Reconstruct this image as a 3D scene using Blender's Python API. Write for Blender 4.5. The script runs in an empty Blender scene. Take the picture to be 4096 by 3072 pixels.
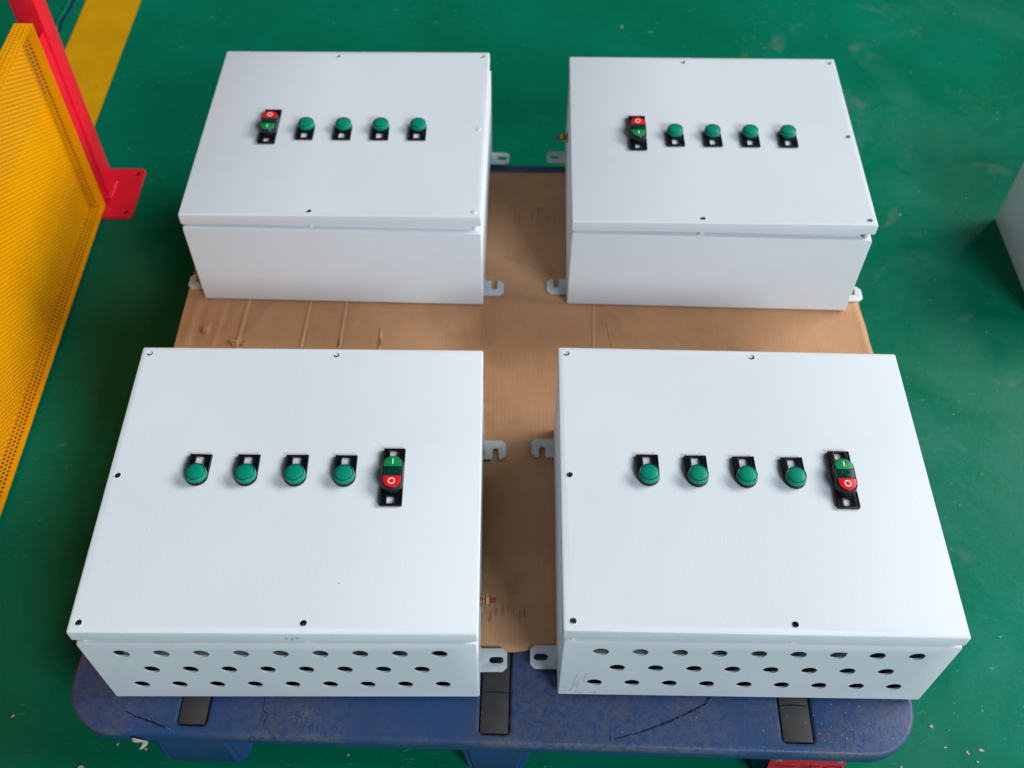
import bpy, bmesh, math, random
from mathutils import Vector, Matrix, Euler
random.seed(7)
S = bpy.context.scene
COL = S.collection
R = math.radians
PI = math.pi

# ------------------------------------------------------------------ camera
cam_d = bpy.data.cameras.new('camera')
cam = bpy.data.objects.new('camera', cam_d); COL.objects.link(cam)
cam.location = (-0.0340, -0.9071, 1.6886)
cam.rotation_euler = (0.6525, -0.0086, -0.0020)
cam_d.sensor_width = 36.0
cam_d.lens = 4199.36 / 4096 * 36
cam_d.clip_start = 0.05; cam_d.clip_end = 200
cam_d.dof.use_dof = True
cam_d.dof.focus_distance = 1.66
cam_d.dof.aperture_fstop = 3.6
S.camera = cam

# ------------------------------------------------------------------ world (dim, even light of the workshop hall)
W = bpy.data.worlds.new('World'); S.world = W; W.use_nodes = True
bg = W.node_tree.nodes['Background']
bg.inputs[0].default_value = (0.80, 0.90, 1.0, 1); bg.inputs[1].default_value = 0.085

def area_light(name, loc, target, sx, sy, power, col):
    d = bpy.data.lights.new(name, 'AREA'); d.shape = 'RECTANGLE'; d.size = sx; d.size_y = sy
    d.energy = power; d.color = col
    o = bpy.data.objects.new(name, d); COL.objects.link(o)
    o.location = loc
    o.rotation_euler = (Vector(target) - Vector(loc)).to_track_quat('-Z', 'Y').to_euler()
    return o
# tall window wall to the right, the roof light beyond it, and an added fill lamp, from the camera side, that brightens the box fronts
area_light('window_light', (18.0, 3.0, 11.0), (0, 0.3, 0), 10.0, 6.5, 3900, (1.0, 0.985, 0.965))
area_light('front_fill_light', (6.6, -9.0, 7.2), (0, 0.3, 0), 5.0, 4.0, 1580, (0.80, 0.90, 1.0))
area_light('skylight', (9.5, 6.5, 9.5), (0, 0.5, 0), 5.0, 4.0, 670, (0.84, 0.93, 1.0))

S.view_settings.view_transform = 'Standard'; S.view_settings.look = 'None'
S.view_settings.exposure = 0.0; S.view_settings.gamma = 1.0

# ------------------------------------------------------------------ material helpers
def mat(name, col, rough=0.5, metal=0.0, spec=0.5, coat=0.0, build=None):
    m = bpy.data.materials.new(name); m.use_nodes = True
    nt = m.node_tree; b = nt.nodes['Principled BSDF']
    b.inputs['Base Color'].default_value = (*col, 1); b.inputs['Roughness'].default_value = rough
    b.inputs['Metallic'].default_value = metal; b.inputs['Specular IOR Level'].default_value = spec
    b.inputs['Coat Weight'].default_value = coat; b.inputs['Coat Roughness'].default_value = 0.08
    if build: build(nt, b)
    return m
class N:
    def __init__(s, nt): s.nt = nt; s.tc = None
    def new(s, t, **k):
        n = s.nt.nodes.new(t)
        for a, v in k.items(): setattr(n, a, v)
        return n
    def co(s, sc=(1, 1, 1), loc=(0, 0, 0), rot=(0, 0, 0)):
        if not s.tc: s.tc = s.new('ShaderNodeTexCoord')
        mp = s.new('ShaderNodeMapping'); mp.inputs['Scale'].default_value = sc
        mp.inputs['Location'].default_value = loc; mp.inputs['Rotation'].default_value = rot
        s.nt.links.new(s.tc.outputs['Object'], mp.inputs['Vector']); return mp.outputs[0]
    def noise(s, scale, detail=4, rough=0.5, sc=(1, 1, 1), loc=(0, 0, 0), dist=0.0, rot=(0, 0, 0)):
        n = s.new('ShaderNodeTexNoise'); n.inputs['Scale'].default_value = scale
        n.inputs['Detail'].default_value = detail; n.inputs['Roughness'].default_value = rough
        n.inputs['Distortion'].default_value = dist
        s.nt.links.new(s.co(sc, loc, rot), n.inputs['Vector']); return n.outputs[0]
    def ramp(s, v, stops):
        r = s.new('ShaderNodeValToRGB'); e = r.color_ramp.elements
        while len(e) < len(stops): e.new(0.5)
        for i, (p, c) in enumerate(stops):
            e[i].position = p; e[i].color = (*c, 1) if not isinstance(c, (int, float)) else (c, c, c, 1)
        s.nt.links.new(v, r.inputs[0]); return r.outputs[0]
    def mix(s, f, a, b):
        m = s.new('ShaderNodeMix', data_type='RGBA')
        for sock, v in ((m.inputs[0], f), (m.inputs[6], a), (m.inputs[7], b)):
            if isinstance(v, (int, float)): sock.default_value = v
            elif isinstance(v, tuple): sock.default_value = (*v, 1)
            else: s.nt.links.new(v, sock)
        return m.outputs[2]
    def math(s, op, a, b=0.0):
        m = s.new('ShaderNodeMath', operation=op); m.use_clamp = False
        for sock, v in ((m.inputs[0], a), (m.inputs[1], b)):
            if isinstance(v, (int, float)): sock.default_value = v
            else: s.nt.links.new(v, sock)
        return m.outputs[0]
    def bump(s, h, strength, dist, b, prev=None):
        n = s.new('ShaderNodeBump'); n.inputs['Strength'].default_value = strength; n.inputs['Distance'].default_value = dist
        s.nt.links.new(h, n.inputs['Height'])
        if prev: s.nt.links.new(prev, n.inputs['Normal'])
        s.nt.links.new(n.outputs[0], b.inputs['Normal']); return n.outputs[0]
    def link(s, a, b): s.nt.links.new(a, b)
    def sep(s):
        if not s.tc: s.tc = s.new('ShaderNodeTexCoord')
        n = s.new('ShaderNodeSeparateXYZ'); s.nt.links.new(s.tc.outputs['Object'], n.inputs[0]); return n.outputs

def b_powder(nt, b):
    n = N(nt)
    v = n.noise(300, 2, 0.5)
    p = n.bump(v, 0.30, 0.0006, b)
    big = n.noise(3.0, 2)
    c = n.ramp(big, [(0.3, (0.62, 0.650, 0.675)), (0.7, (0.655, 0.675, 0.70))])
    sm = n.ramp(n.noise(5.5, 6, 0.65, loc=(1.3, 4, 2), dist=0.8), [(0.55, 0.0), (0.72, 0.10)])
    c = n.mix(sm, c, (0.50, 0.51, 0.52))
    tiny = n.ramp(n.noise(150, 2, 0.5, loc=(3, 1, 7)), [(0.80, 0.0), (0.82, 0.5)])
    c = n.mix(tiny, c, (0.36, 0.36, 0.35))
    n.link(c, b.inputs['Base Color'])
    n.link(n.ramp(n.noise(9, 3), [(0.3, 0.46), (0.7, 0.56)]), b.inputs['Roughness'])
    b.inputs['Specular IOR Level'].default_value = 0.2
M = {}
M['powder'] = mat('light_grey_powder_coat', (0.62, 0.65, 0.68), 0.45, build=b_powder)
M['zinc'] = mat('painted_bracket', (0.50, 0.54, 0.55), 0.45)
M['dark_inside'] = mat('black_duct', (0.012, 0.014, 0.016), 0.5)
M['inside_plate'] = mat('galvanised_plate', (0.60, 0.66, 0.66), 0.5)
M['black'] = mat('black_plastic', (0.003, 0.003, 0.004), 0.30, spec=0.3)
M['grey_housing'] = mat('dark_grey_housing', (0.012, 0.012, 0.015), 0.35, spec=0.4)
def b_lens(nt, b):
    b.inputs['Subsurface Weight'].default_value = 0.25
    b.inputs['Subsurface Radius'].default_value = (0.002, 0.006, 0.004)
M['lens'] = mat('green_lens', (0.0, 0.225, 0.140), 0.38, spec=0.22, build=b_lens)
M['lens_dark'] = mat('dark_green_lens', (0.0, 0.035, 0.024), 0.22, spec=0.3)
M['lens_ring'] = mat('lens_ring_green', (0.0, 0.03, 0.022), 0.3)
M['btn_green'] = mat('start_button_green', (0.0, 0.235, 0.06), 0.35)
M['btn_red'] = mat('stop_button_red', (0.72, 0.006, 0.012), 0.32)
M['white_print'] = mat('white_print', (0.85, 0.85, 0.85), 0.5)
M['brass'] = mat('brass', (0.65, 0.42, 0.14), 0.3, metal=1.0)
M['copper'] = mat('copper_washer', (0.62, 0.26, 0.10), 0.35, metal=1.0)
M['steel'] = mat('steel_washer', (0.5, 0.5, 0.5), 0.35, metal=1.0)
M['red_mark'] = mat('red_marking_paint', (0.62, 0.02, 0.01), 0.4)
M['dark_red_mark'] = mat('dark_red_thread', (0.22, 0.01, 0.01), 0.4)

def b_floor(nt, b):
    n = N(nt)
    big = n.noise(1.6, 5, 0.6, dist=0.4)
    base = n.ramp(big, [(0.30, (0.0, 0.106, 0.049)), (0.55, (0.0, 0.138, 0.073)), (0.75, (0.0, 0.174, 0.105))])
    # cloudy worn / dusty areas, more of them to the right where the traffic is
    xyz = n.sep()
    side = n.math('MULTIPLY', n.math('ADD', xyz[0], -0.45), 0.5)
    cl = n.math('ADD', n.noise(2.3, 7, 0.68, dist=0.9, loc=(3, 1, 0)), n.math('MINIMUM', n.math('MAXIMUM', side, -0.12), 0.11))
    wear = n.ramp(cl, [(0.58, 0.0), (0.76, 0.26)])
    c = n.mix(wear, base, (0.055, 0.20, 0.150))
    # small greyish pink scars
    sc1 = n.ramp(n.math('ADD', n.noise(7.5, 4, 0.55, dist=0.5, loc=(0.6, 2.2, 0)), n.math('MINIMUM', n.math('MAXIMUM', side, -0.1), 0.06)), [(0.69, 0.0), (0.80, 0.36)])
    c = n.mix(sc1, c, (0.17, 0.17, 0.15))
    # long fine scratches in two directions
    s1 = n.ramp(n.noise(26, 3, 0.5, sc=(1, 7, 1), rot=(0, 0, 0.5), dist=0.3), [(0.67, 0.0), (0.74, 0.40)])
    s2 = n.ramp(n.noise(22, 3, 0.5, sc=(8, 1, 1), rot=(0, 0, -0.3), loc=(4, 0, 0), dist=0.3), [(0.68, 0.0), (0.75, 0.35)])
    reg = n.ramp(n.noise(2.0, 3, 0.5, loc=(9, 2, 0)), [(0.40, 0.25), (0.60, 1.0)])
    c = n.mix(n.math('MULTIPLY', s1, reg), c, (0.06, 0.27, 0.20)); c = n.mix(n.math('MULTIPLY', s2, reg), c, (0.05, 0.24, 0.18))
    s3 = n.ramp(n.noise(48, 2, 0.5, sc=(1, 3.2, 1), rot=(0, 0, 0.9), dist=0.8, loc=(2, 2, 0)), [(0.70, 0.0), (0.74, 0.55)])
    c = n.mix(n.math('MULTIPLY', s3, reg), c, (0.10, 0.34, 0.26))
    dk = n.ramp(n.noise(34, 3, 0.6, dist=0.8, loc=(8, 8, 0)), [(0.70, 0.0), (0.76, 0.6)])
    c = n.mix(n.math('MULTIPLY', dk, reg), c, (0.0, 0.05, 0.03))
    sp = n.ramp(n.noise(95, 2, 0.5), [(0.79, 0.0), (0.81, 0.7)])
    c = n.mix(sp, c, (0.35, 0.36, 0.30))
    n.link(c, b.inputs['Base Color'])
    n.link(n.ramp(n.noise(5, 6, 0.65), [(0.3, 0.20), (0.7, 0.38)]), b.inputs['Roughness'])
    p = n.bump(n.noise(14, 6, 0.6), 0.25, 0.004, b)
    p = n.bump(n.noise(34, 3, 0.6, dist=0.8, loc=(8, 8, 0)), 0.2, 0.002, b, p)
    n.bump(n.noise(120, 3, 0.5), 0.12, 0.001, b, p)
M['floor'] = mat('green_epoxy_floor', (0, 0.12, 0.07), 0.28, spec=0.10, build=b_floor)
def b_yline(nt, b):
    n = N(nt)
    c = n.ramp(n.noise(7, 6, 0.65), [(0.3, (0.50, 0.235, 0.0)), (0.7, (0.60, 0.30, 0.002))])
    c = n.mix(n.ramp(n.noise(38, 4, 0.6), [(0.66, 0.0), (0.74, 0.4)]), c, (0.22, 0.14, 0.02))
    n.link(c, b.inputs['Base Color']); n.bump(n.noise(30, 5), 0.15, 0.002, b)
M['yline'] = mat('yellow_floor_paint', (0.55, 0.27, 0), 0.45, spec=0.15, build=b_yline)
def b_card(nt, b):
    n = N(nt)
    w = n.new('ShaderNodeTexWave', wave_type='BANDS', bands_direction='X')
    w.inputs['Scale'].default_value = 38; w.inputs['Distortion'].default_value = 0.6; w.inputs['Detail'].default_value = 2
    n.link(n.co(), w.inputs['Vector'])
    base = n.ramp(n.noise(4.5, 5, 0.6), [(0.3, (0.43, 0.215, 0.100)), (0.7, (0.54, 0.285, 0.145))])
    base = n.mix(n.math('MULTIPLY', w.outputs[0], 0.07), base, (0.34, 0.165, 0.08))
    fib = n.ramp(n.noise(60, 4, 0.6, sc=(1, 0.12, 1)), [(0.35, 0.0), (0.75, 0.25)])
    base = n.mix(fib, base, (0.50, 0.31, 0.19))
    st = n.ramp(n.noise(6, 7, 0.68, loc=(2, 5, 0), dist=.6), [(0.52, 0.0), (0.74, 0.42)])
    base = n.mix(st, base, (0.24, 0.13, 0.075))
    n.link(base, b.inputs['Base Color'])
    p = n.bump(w.outputs[0], 0.16, 0.0005, b)
    p = n.bump(n.noise(30, 4, 0.6), 0.25, 0.001, b, p)
    n.bump(n.noise(7, 3, 0.5), 0.3, 0.006, b, p)
M['card'] = mat('brown_cardboard', (0.4, 0.22, 0.12), 0.75, spec=0.25, build=b_card)
M['card_print'] = mat('faded_print', (0.27, 0.140, 0.072), 0.8, spec=0.2)
M['card_tear'] = mat('torn_paper', (0.50, 0.30, 0.18), 0.8, spec=0.2)
def b_pallet(nt, b):
    n = N(nt)
    base = n.ramp(n.noise(5, 6, 0.62, dist=0.4), [(0.3, (0.014, 0.048, 0.145)), (0.5, (0.017, 0.060, 0.180)), (0.72, (0.034, 0.062, 0.135))])
    gr = n.ramp(n.noise(5.5, 9, 0.72, loc=(1, 2, 3), dist=1.2), [(0.42, 0.0), (0.74, 0.62)])
    c = n.mix(gr, base, (0.040, 0.056, 0.098))
    br = n.ramp(n.noise(11, 8, 0.72, loc=(5, 1, 2), dist=1.4), [(0.62, 0.0), (0.74, 0.70)])
    c = n.mix(br, c, (0.14, 0.100, 0.070))
    wh = n.ramp(n.noise(8, 8, 0.7, loc=(2, 8, 5), dist=2.0), [(0.66, 0.0), (0.72, 0.35)])
    c = n.mix(wh, c, (0.13, 0.17, 0.24))
    li = n.ramp(n.noise(40, 3, 0.5, sc=(7, 1, 1), dist=0.5), [(0.73, 0.0), (0.77, 0.5)])
    c = n.mix(li, c, (0.12, 0.20, 0.32))
    li2 = n.ramp(n.noise(36, 3, 0.5, sc=(1, 6, 1), rot=(0, 0, 0.6), dist=0.6), [(0.74, 0.0), (0.78, 0.4)])
    c = n.mix(li2, c, (0.14, 0.22, 0.34))
    # brown grit caught along the worn outer edges
    xyz = n.sep()
    zz = n.math('ABSOLUTE', n.math('ADD', xyz[2], 0.016))
    zm = n.math('SUBTRACT', 1.0, n.math('MINIMUM', n.math('MULTIPLY', zz, 75.0), 1.0))
    patches = n.ramp(n.noise(4.2, 2, 0.5, loc=(7.3, 0, 0)), [(0.40, 0.0), (0.54, 1.0)])
    g2 = n.ramp(n.noise(90, 6, 0.75, dist=1.0), [(0.40, 0.1), (0.56, 1.0)])
    dirt = n.math('MULTIPLY', n.math('MULTIPLY', zm, patches), g2)
    c = n.mix(dirt, c, (0.155, 0.130, 0.110))
    n.link(c, b.inputs['Base Color'])
    n.link(n.ramp(n.noise(12, 5, 0.6), [(0.3, 0.32), (0.7, 0.55)]), b.inputs['Roughness'])
    p = n.bump(n.noise(22, 6, 0.65), 0.35, 0.003, b)
    p = n.bump(n.noise(60, 4, 0.6, sc=(5, 1, 1)), 0.4, 0.0012, b, p)
    n.bump(n.noise(16, 5, 0.7, sc=(1, 5, 1), rot=(0, 0, 0.8), dist=1.0), 0.35, 0.002, b, p)
M['pallet'] = mat('scuffed_blue_plastic', (0.02, 0.07, 0.25), 0.4, spec=0.3, build=b_pallet)
def b_rub(nt, b):
    n = N(nt)
    c = n.ramp(n.noise(14, 5, 0.6), [(0.3, (0.024, 0.021, 0.019)), (0.7, (0.046, 0.040, 0.036))])
    c = n.mix(n.ramp(n.noise(160, 2, 0.5), [(0.76, 0.0), (0.79, 0.8)]), c, (0.30, 0.29, 0.27))
    n.link(c, b.inputs['Base Color']); n.bump(n.noise(90, 4), 0.25, 0.0006, b)
M['rubber'] = mat('grey_black_rubber', (0.05, 0.05, 0.05), 0.6, build=b_rub)
M['crack'] = mat('dark_crack', (0.009, 0.018, 0.046), 0.8, spec=0.1)
M['torn_blue'] = mat('torn_plastic_edge', (0.045, 0.11, 0.23), 0.45)
def b_yel(nt, b):
    n = N(nt)
    n.link(n.ramp(n.noise(6, 4), [(0.3, (0.78, 0.31, 0.0)), (0.7, (0.84, 0.355, 0.0))]), b.inputs['Base Color'])
M['yellow'] = mat('yellow_powder_coat', (0.82, 0.40, 0.0), 0.42, spec=0.15, build=b_yel)
def b_red(nt, b):
    n = N(nt)
    n.link(n.ramp(n.noise(9, 4), [(0.3, (0.66, 0.006, 0.020)), (0.7, (0.76, 0.012, 0.032))]), b.inputs['Base Color'])
    n.bump(n.noise(60, 3), 0.1, 0.001, b)
M['red'] = mat('glossy_red_paint', (0.6, 0.004, 0.015), 0.24, spec=0.35, coat=0.1, build=b_red)
M['weld'] = mat('weld_bead_paint', (0.75, 0.45, 0.45), 0.2, coat=0.5)
def b_label(nt, b):
    n = N(nt)
    c = n.mix(n.ramp(n.noise(40, 4, 0.6), [(0.60, 0.0), (0.75, 0.4)]), (0.55, 0.012, 0.03), (0.45, 0.12, 0.12))
    n.link(c, b.inputs['Base Color'])
M['label_red'] = mat('red_sign_plate', (0.55, 0.012, 0.03), 0.4, build=b_label)
M['ink'] = mat('black_ink', (0.012, 0.010, 0.014), 0.5)
M['rivet'] = mat('aluminium_rivet', (0.45, 0.47, 0.45), 0.4, metal=0.8)
M['scuff'] = mat('dark_scuff', (0.16, 0.15, 0.15), 0.6)
M['scrape'] = mat('scraped_plastic', (0.15, 0.18, 0.24), 0.6)
M['scuff_light'] = mat('faint_scuff', (0.36, 0.36, 0.38), 0.6)
M['paper'] = mat('torn_white_paper', (0.50, 0.40, 0.33), 0.7)
M['chip'] = mat('pale_chip', (0.38, 0.34, 0.28), 0.7)
M['wood_dark'] = mat('bare_opening', (0.22, 0.15, 0.10), 0.7)
def b_cab(nt, b):
    n = N(nt); n.bump(n.noise(500, 2), 0.2, 0.0004, b)
M['cab'] = mat('grey_cabinet_paint', (0.72, 0.75, 0.75), 0.45, build=b_cab)

# ------------------------------------------------------------------ mesh helpers
def smooth(me, ang=35):
    for p in me.polygons: p.use_smooth = True
    me.set_sharp_from_angle(angle=R(ang))
def link(name, me, m=None, parent=None, loc=None, rot=None, mats=None):
    o = bpy.data.objects.new(name, me); COL.objects.link(o)
    if m is not None and not me.materials: me.materials.append(m)
    if mats and not me.materials:
        for k in mats: me.materials.append(k)
    if parent: o.parent = parent
    if loc: o.location = loc
    if rot: o.rotation_euler = rot
    return o
def bm_me(name, bm, ang=35, sm=True):
    me = bpy.data.meshes.new(name); bm.normal_update(); bm.to_mesh(me); bm.free()
    if sm: smooth(me, ang)
    return me
def evaluated(ob):
    dg = bpy.context.evaluated_depsgraph_get(); dg.update()
    return bpy.data.meshes.new_from_object(ob.evaluated_get(dg))
def with_mods(me, mods):
    """apply modifiers [(type, settings)] to a mesh and give the result"""
    o = bpy.data.objects.new('work', me); COL.objects.link(o)
    extra = []
    for t, st in mods:
        md = o.modifiers.new(t, t)
        for k, v in st.items():
            if k == 'cutter':
                c = bpy.data.objects.new('cut', v); COL.objects.link(c); extra.append(c); md.object = c
            else: setattr(md, k, v)
    out = evaluated(o)
    for c in extra: bpy.data.objects.remove(c)
    bpy.data.objects.remove(o)
    return out
def sheet(name, outline, holes, t, bevel=0.0, res=1):
    """flat plate of thickness t (z 0..t) with holes"""
    cu = bpy.data.curves.new(name, 'CURVE'); cu.dimensions = '2D'; cu.fill_mode = 'BOTH'
    cu.extrude = max(t / 2 - bevel, 1e-5); cu.bevel_depth = bevel; cu.bevel_resolution = res; cu.offset = -bevel
    for pts in [outline] + list(holes):
        sp = cu.splines.new('POLY'); sp.points.add(len(pts) - 1); sp.use_cyclic_u = True
        for i, p in enumerate(pts): sp.points[i].co = (p[0], p[1], 0, 1)
    o = bpy.data.objects.new('work', cu); COL.objects.link(o)
    me = evaluated(o); bpy.data.objects.remove(o)
    me.transform(Matrix.Translation((0, 0, t / 2)))
    bm = bmesh.new(); bm.from_mesh(me); bmesh.ops.remove_doubles(bm, verts=bm.verts, dist=1e-6)
    bmesh.ops.recalc_face_normals(bm, faces=bm.faces); bm.to_mesh(me); bm.free()
    me.name = name; smooth(me, 30); return me
def circ(x, y, r, n=20, sx=1, sy=1): return [(x + sx * r * math.cos(2 * PI * i / n), y + sy * r * math.sin(2 * PI * i / n)) for i in range(n)]
def rrect(x0, x1, y0, y1, r, n=4):
    out = []
    for cx, cy, a in ((x1 - r, y1 - r, 0), (x0 + r, y1 - r, 90), (x0 + r, y0 + r, 180), (x1 - r, y0 + r, 270)):
        for i in range(n + 1):
            t = R(a + 90 * i / n); out.append((cx + r * math.cos(t), cy + r * math.sin(t)))
    return out
def cham(x0, x1, y0, y1, c0, c1):
    """rectangle whose x1 corners are chamfered by c1 and x0 corners by c0"""
    return [(x0 + c0, y0), (x1 - c1, y0), (x1, y0 + c1), (x1, y1 - c1), (x1 - c1, y1), (x0 + c0, y1)] + ([(x0, y1 - c0), (x0, y0 + c0)] if c0 else [])
def bm_box(bm, x0, x1, y0, y1, z0, z1, bev=0.0, seg=2, mi=0):
    g = bmesh.ops.create_cube(bm, size=1.0)['verts']
    for v in g:
        v.co = Vector(((x0 + x1) / 2 + v.co.x * (x1 - x0), (y0 + y1) / 2 + v.co.y * (y1 - y0), (z0 + z1) / 2 + v.co.z * (z1 - z0)))
    fs = {f for v in g for f in v.link_faces}
    for f in fs: f.material_index = mi
    if bev: bmesh.ops.bevel(bm, geom=list({e for v in g for e in v.link_edges}), offset=bev, segments=seg, affect='EDGES', profile=0.5)
def box_me(name, *a, **k):
    bm = bmesh.new(); bm_box(bm, *a, **k); return bm_me(name, bm)
def loft(bm, rings, cap0=True, cap1=True, mi=0):
    """bridge rings of equally many points"""
    prev = None; first = None
    for rg in rings:
        vs = [bm.verts.new(p) for p in rg]
        if prev:
            n = len(vs)
            for i in range(n):
                f = bm.faces.new((prev[i], prev[(i + 1) % n], vs[(i + 1) % n], vs[i])); f.material_index = mi
        else: first = vs
        prev = vs
    if cap0: f = bm.faces.new(first[::-1]); f.material_index = mi
    if cap1: f = bm.faces.new(prev); f.material_index = mi
def ring_rr(hw, hl, r, z, n=4, cx=0, cy=0): return [(x, y, z) for x, y in rrect(cx - hw, cx + hw, cy - hl, cy + hl, r, n)]
def ring_c(r, z, n=32, cx=0, cy=0): return [(cx + r * math.cos(2 * PI * i / n), cy + r * math.sin(2 * PI * i / n), z) for i in range(n)]
def lathe(name, prof, n=32, ang=35):
    bm = bmesh.new(); loft(bm, [ring_c(r, z, n) for r, z in prof]); return bm_me(name, bm, ang)
def stad(hw, hl, z, n=12, y0=None, y1=None):
    """stadium outline (long axis y)"""
    c = hl - hw; pts = []
    for i in range(n + 1): t = PI * i / n; pts.append((hw * math.cos(t), c + hw * math.sin(t), z))
    for i in range(n + 1): t = PI + PI * i / n; pts.append((hw * math.cos(t), -c + hw * math.sin(t), z))
    return pts
def prop(o, label=None, cat=None, group=None, kind=None):
    if label: o['label'] = label
    if cat: o['category'] = cat
    if group: o['group'] = group
    if kind: o['kind'] = kind
    return o
def empty(name, loc, rz, label, cat, group=None):
    o = bpy.data.objects.new(name, None); COL.objects.link(o); o.location = loc; o.rotation_euler = (0, 0, rz)
    o.empty_display_size = 0.1
    return prop(o, label, cat, group)

ZF = -0.150     # floor
# ------------------------------------------------------------------ floor
def grid_me(name, x0, x1, y0, y1, nx, ny, zf):
    bm = bmesh.new(); vs = []
    for j in range(ny + 1):
        for i in range(nx + 1):
            x = x0 + (x1 - x0) * i / nx; y = y0 + (y1 - y0) * j / ny
            vs.append(bm.verts.new((x, y, zf(x, y))))
    for j in range(ny):
        for i in range(nx):
            a = j * (nx + 1) + i; bm.faces.new((vs[a], vs[a + 1], vs[a + nx + 2], vs[a + nx + 1]))
    return bm_me(name, bm, 60)
fl = link('floor', grid_me('floor', -15, 15, -12, 18, 2, 2, lambda x, y: 0), M['floor'], loc=(0, 0, ZF)); prop(fl, kind='structure')
me = bpy.data.meshes.new('line'); me.from_pydata([(-1.305, -6, 0), (-1.139, -6, 0), (-1.139, 12, 0), (-1.305, 12, 0)], [], [(0, 1, 2, 3)])
yl = link('painted_line', me, M['yline'], loc=(0, 0, ZF + 0.003)); prop(yl, kind='structure')
# raised ridge and open crack in the floor paint beyond the barrier
def ribbon(name, pts, w, h, jit=0.0):
    """low ridge following pts (x, y, z); flat-bottomed, pointed ends"""
    bm = bmesh.new(); rings = []
    for i, p in enumerate(pts):
        a = Vector(pts[max(i - 1, 0)]); b = Vector(pts[min(i + 1, len(pts) - 1)]); d = (b - a).normalized(); s = Vector((-d.y, d.x, 0))
        k = math.sin(PI * (i + 0.35) / (len(pts) - 0.3)) ** 0.5
        ww = w * k * (1 + random.uniform(-jit, jit)); q = Vector(p)
        rings.append([q - s * ww / 2, q - s * ww / 5 + Vector((0, 0, h)), q + s * ww / 5 + Vector((0, 0, h)), q + s * ww / 2])
    prev = None
    for rg in rings:
        vs = [bm.verts.new(v) for v in rg]
        if prev:
            for k in range(3): bm.faces.new((prev[k], prev[k + 1], vs[k + 1], vs[k]))
        prev = vs
    bmesh.ops.recalc_face_normals(bm, faces=bm.faces)
    return bm_me(name, bm, 60)
def interp(pts, n, jit=0.0):
    out = []
    for i in range(n):
        t = i / (n - 1) * (len(pts) - 1); k = min(int(t), len(pts) - 2); f = t - k
        a, b = Vector(pts[k]), Vector(pts[k + 1]); p = a.lerp(b, f)
        out.append((p.x + random.uniform(-jit, jit), p.y + random.uniform(-jit, jit), p.z))
    return out
cp = [(-1.352, 2.05, 0), (-1.352, 1.96, 0), (-1.356, 1.90, 0), (-1.362, 1.85, 0), (-1.35, 1.79, 0)]
cr = link('floor_crack', ribbon('floor_crack', interp([(p[0] + .008, p[1], ZF + 0.0005) for p in cp], 22, .002), 0.012, 0.0006, .4), M['crack']); prop(cr, kind='structure')
cr2 = link('crack_ridge', ribbon('crack_ridge', interp([(p[0] - .004, p[1], ZF) for p in cp], 22, .001), 0.014, 0.004, .3), M['floor']); cr2.parent = cr

# ------------------------------------------------------------------ pallet
PR = -0.030; PC = (-0.0345, 0.349)
pal = empty('plastic_pallet', (PC[0], PC[1], 0), PR, 'scuffed blue plastic pallet with three black grip strips under the boxes', 'pallet')
HW, HLn = 0.699, 0.690
def outline_pallet():
    o = []
    for x, y in rrect(-HW, HW, -HLn, HLn + .020, 0.085, 8): o.append((x + (0.036 * (y + .6) if x < 0 and y > 0 else 0), y))
    return o
strips = [(-0.486, 0.0220, 0.018), (0.007, 0.0228, 0.018), (0.5005, 0.024, 0.019)]
holes = []
for sx, sw, sy in strips: holes.append(rrect(sx - sw - .0015, sx + sw + .0015, -HLn + sy - .0015, HLn - .03, 0.007, 3))
deck_me = sheet('deck', outline_pallet(), holes, 0.040, 0.007, 3)
deck_me.transform(Matrix.Translation((0, 0, -0.0475)))
deck = link('deck', deck_me, M['pallet'], pal)
# the deck mesh runs z 0..0.04 in its own space; a thin web closes it underneath
web = link('deck_web', sheet('deck_web', rrect(-HW + .06, HW - .02, -HLn + .02, HLn - .02, .07, 6), [], 0.006), M['pallet'], pal, loc=(0, 0, -0.0500))
for sx, sw, sy in strips:
    g = link('grip_strip', box_me('grip_strip', sx - sw, sx + sw, -HLn + sy, HLn - .032, -0.0435, -0.0092, bev=0.0012), M['rubber'], pal)
for x, y in ((0.007, -HLn + .085), (0.5005, -HLn + .078)):
    link('strip_joint', ribbon('strip_joint', interp([(x - .022, y, -.0092), (x, y + .002, -.0092), (x + .022, y, -.0092)], 8, .0004), .003, .0005, .3), M['crack'], pal)
def foot_me(name, a, b, ca, a2, b2, cb):
    def oct_(a, b, c, z): return [(-a + c, -b, z), (a - c, -b, z), (a, -b + c, z), (a, b - c, z), (a - c, b, z), (-a + c, b, z), (-a, b - c, z), (-a, -b + c, z)]
    bm = bmesh.new()
    loft(bm, [oct_(a2, b2, cb, ZF + 0.001), oct_(a2 + .004, b2 + .003, cb, ZF + 0.006), oct_(a, b, ca, -0.046)])
    bmesh.ops.bevel(bm, geom=[e for e in bm.edges if abs(e.verts[0].co.z - e.verts[1].co.z) > .03], offset=.006, segments=2, affect='EDGES')
    return bm_me(name, bm)
fc = foot_me('foot', 0.104, 0.086, 0.046, 0.073, 0.084, 0.016)
fm = foot_me('foot_mid', 0.084, 0.086, 0.034, 0.048, 0.085, 0.012)
for j, y in enumerate((-HLn + .0875, 0, HLn - .0875)):
    for x, mm in ((-0.490, fc), (0.009, fm), (0.525, fc)):
        link('foot', mm, M['pallet'], pal, loc=(x, y, 0))
link('foot_opening', box_me('foot_opening', -0.004, 0.021, -HLn + .0005, -HLn + .03, ZF + 0.002, ZF + .013), M['wood_dark'], pal)
def w2p(x, y, z):  # world -> pallet local
    c, s = math.cos(-PR), math.sin(-PR); dx, dy = x - PC[0], y - PC[1]
    return (c * dx - s * dy, s * dx + c * dy, z)
ZD = -0.0074
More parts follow.
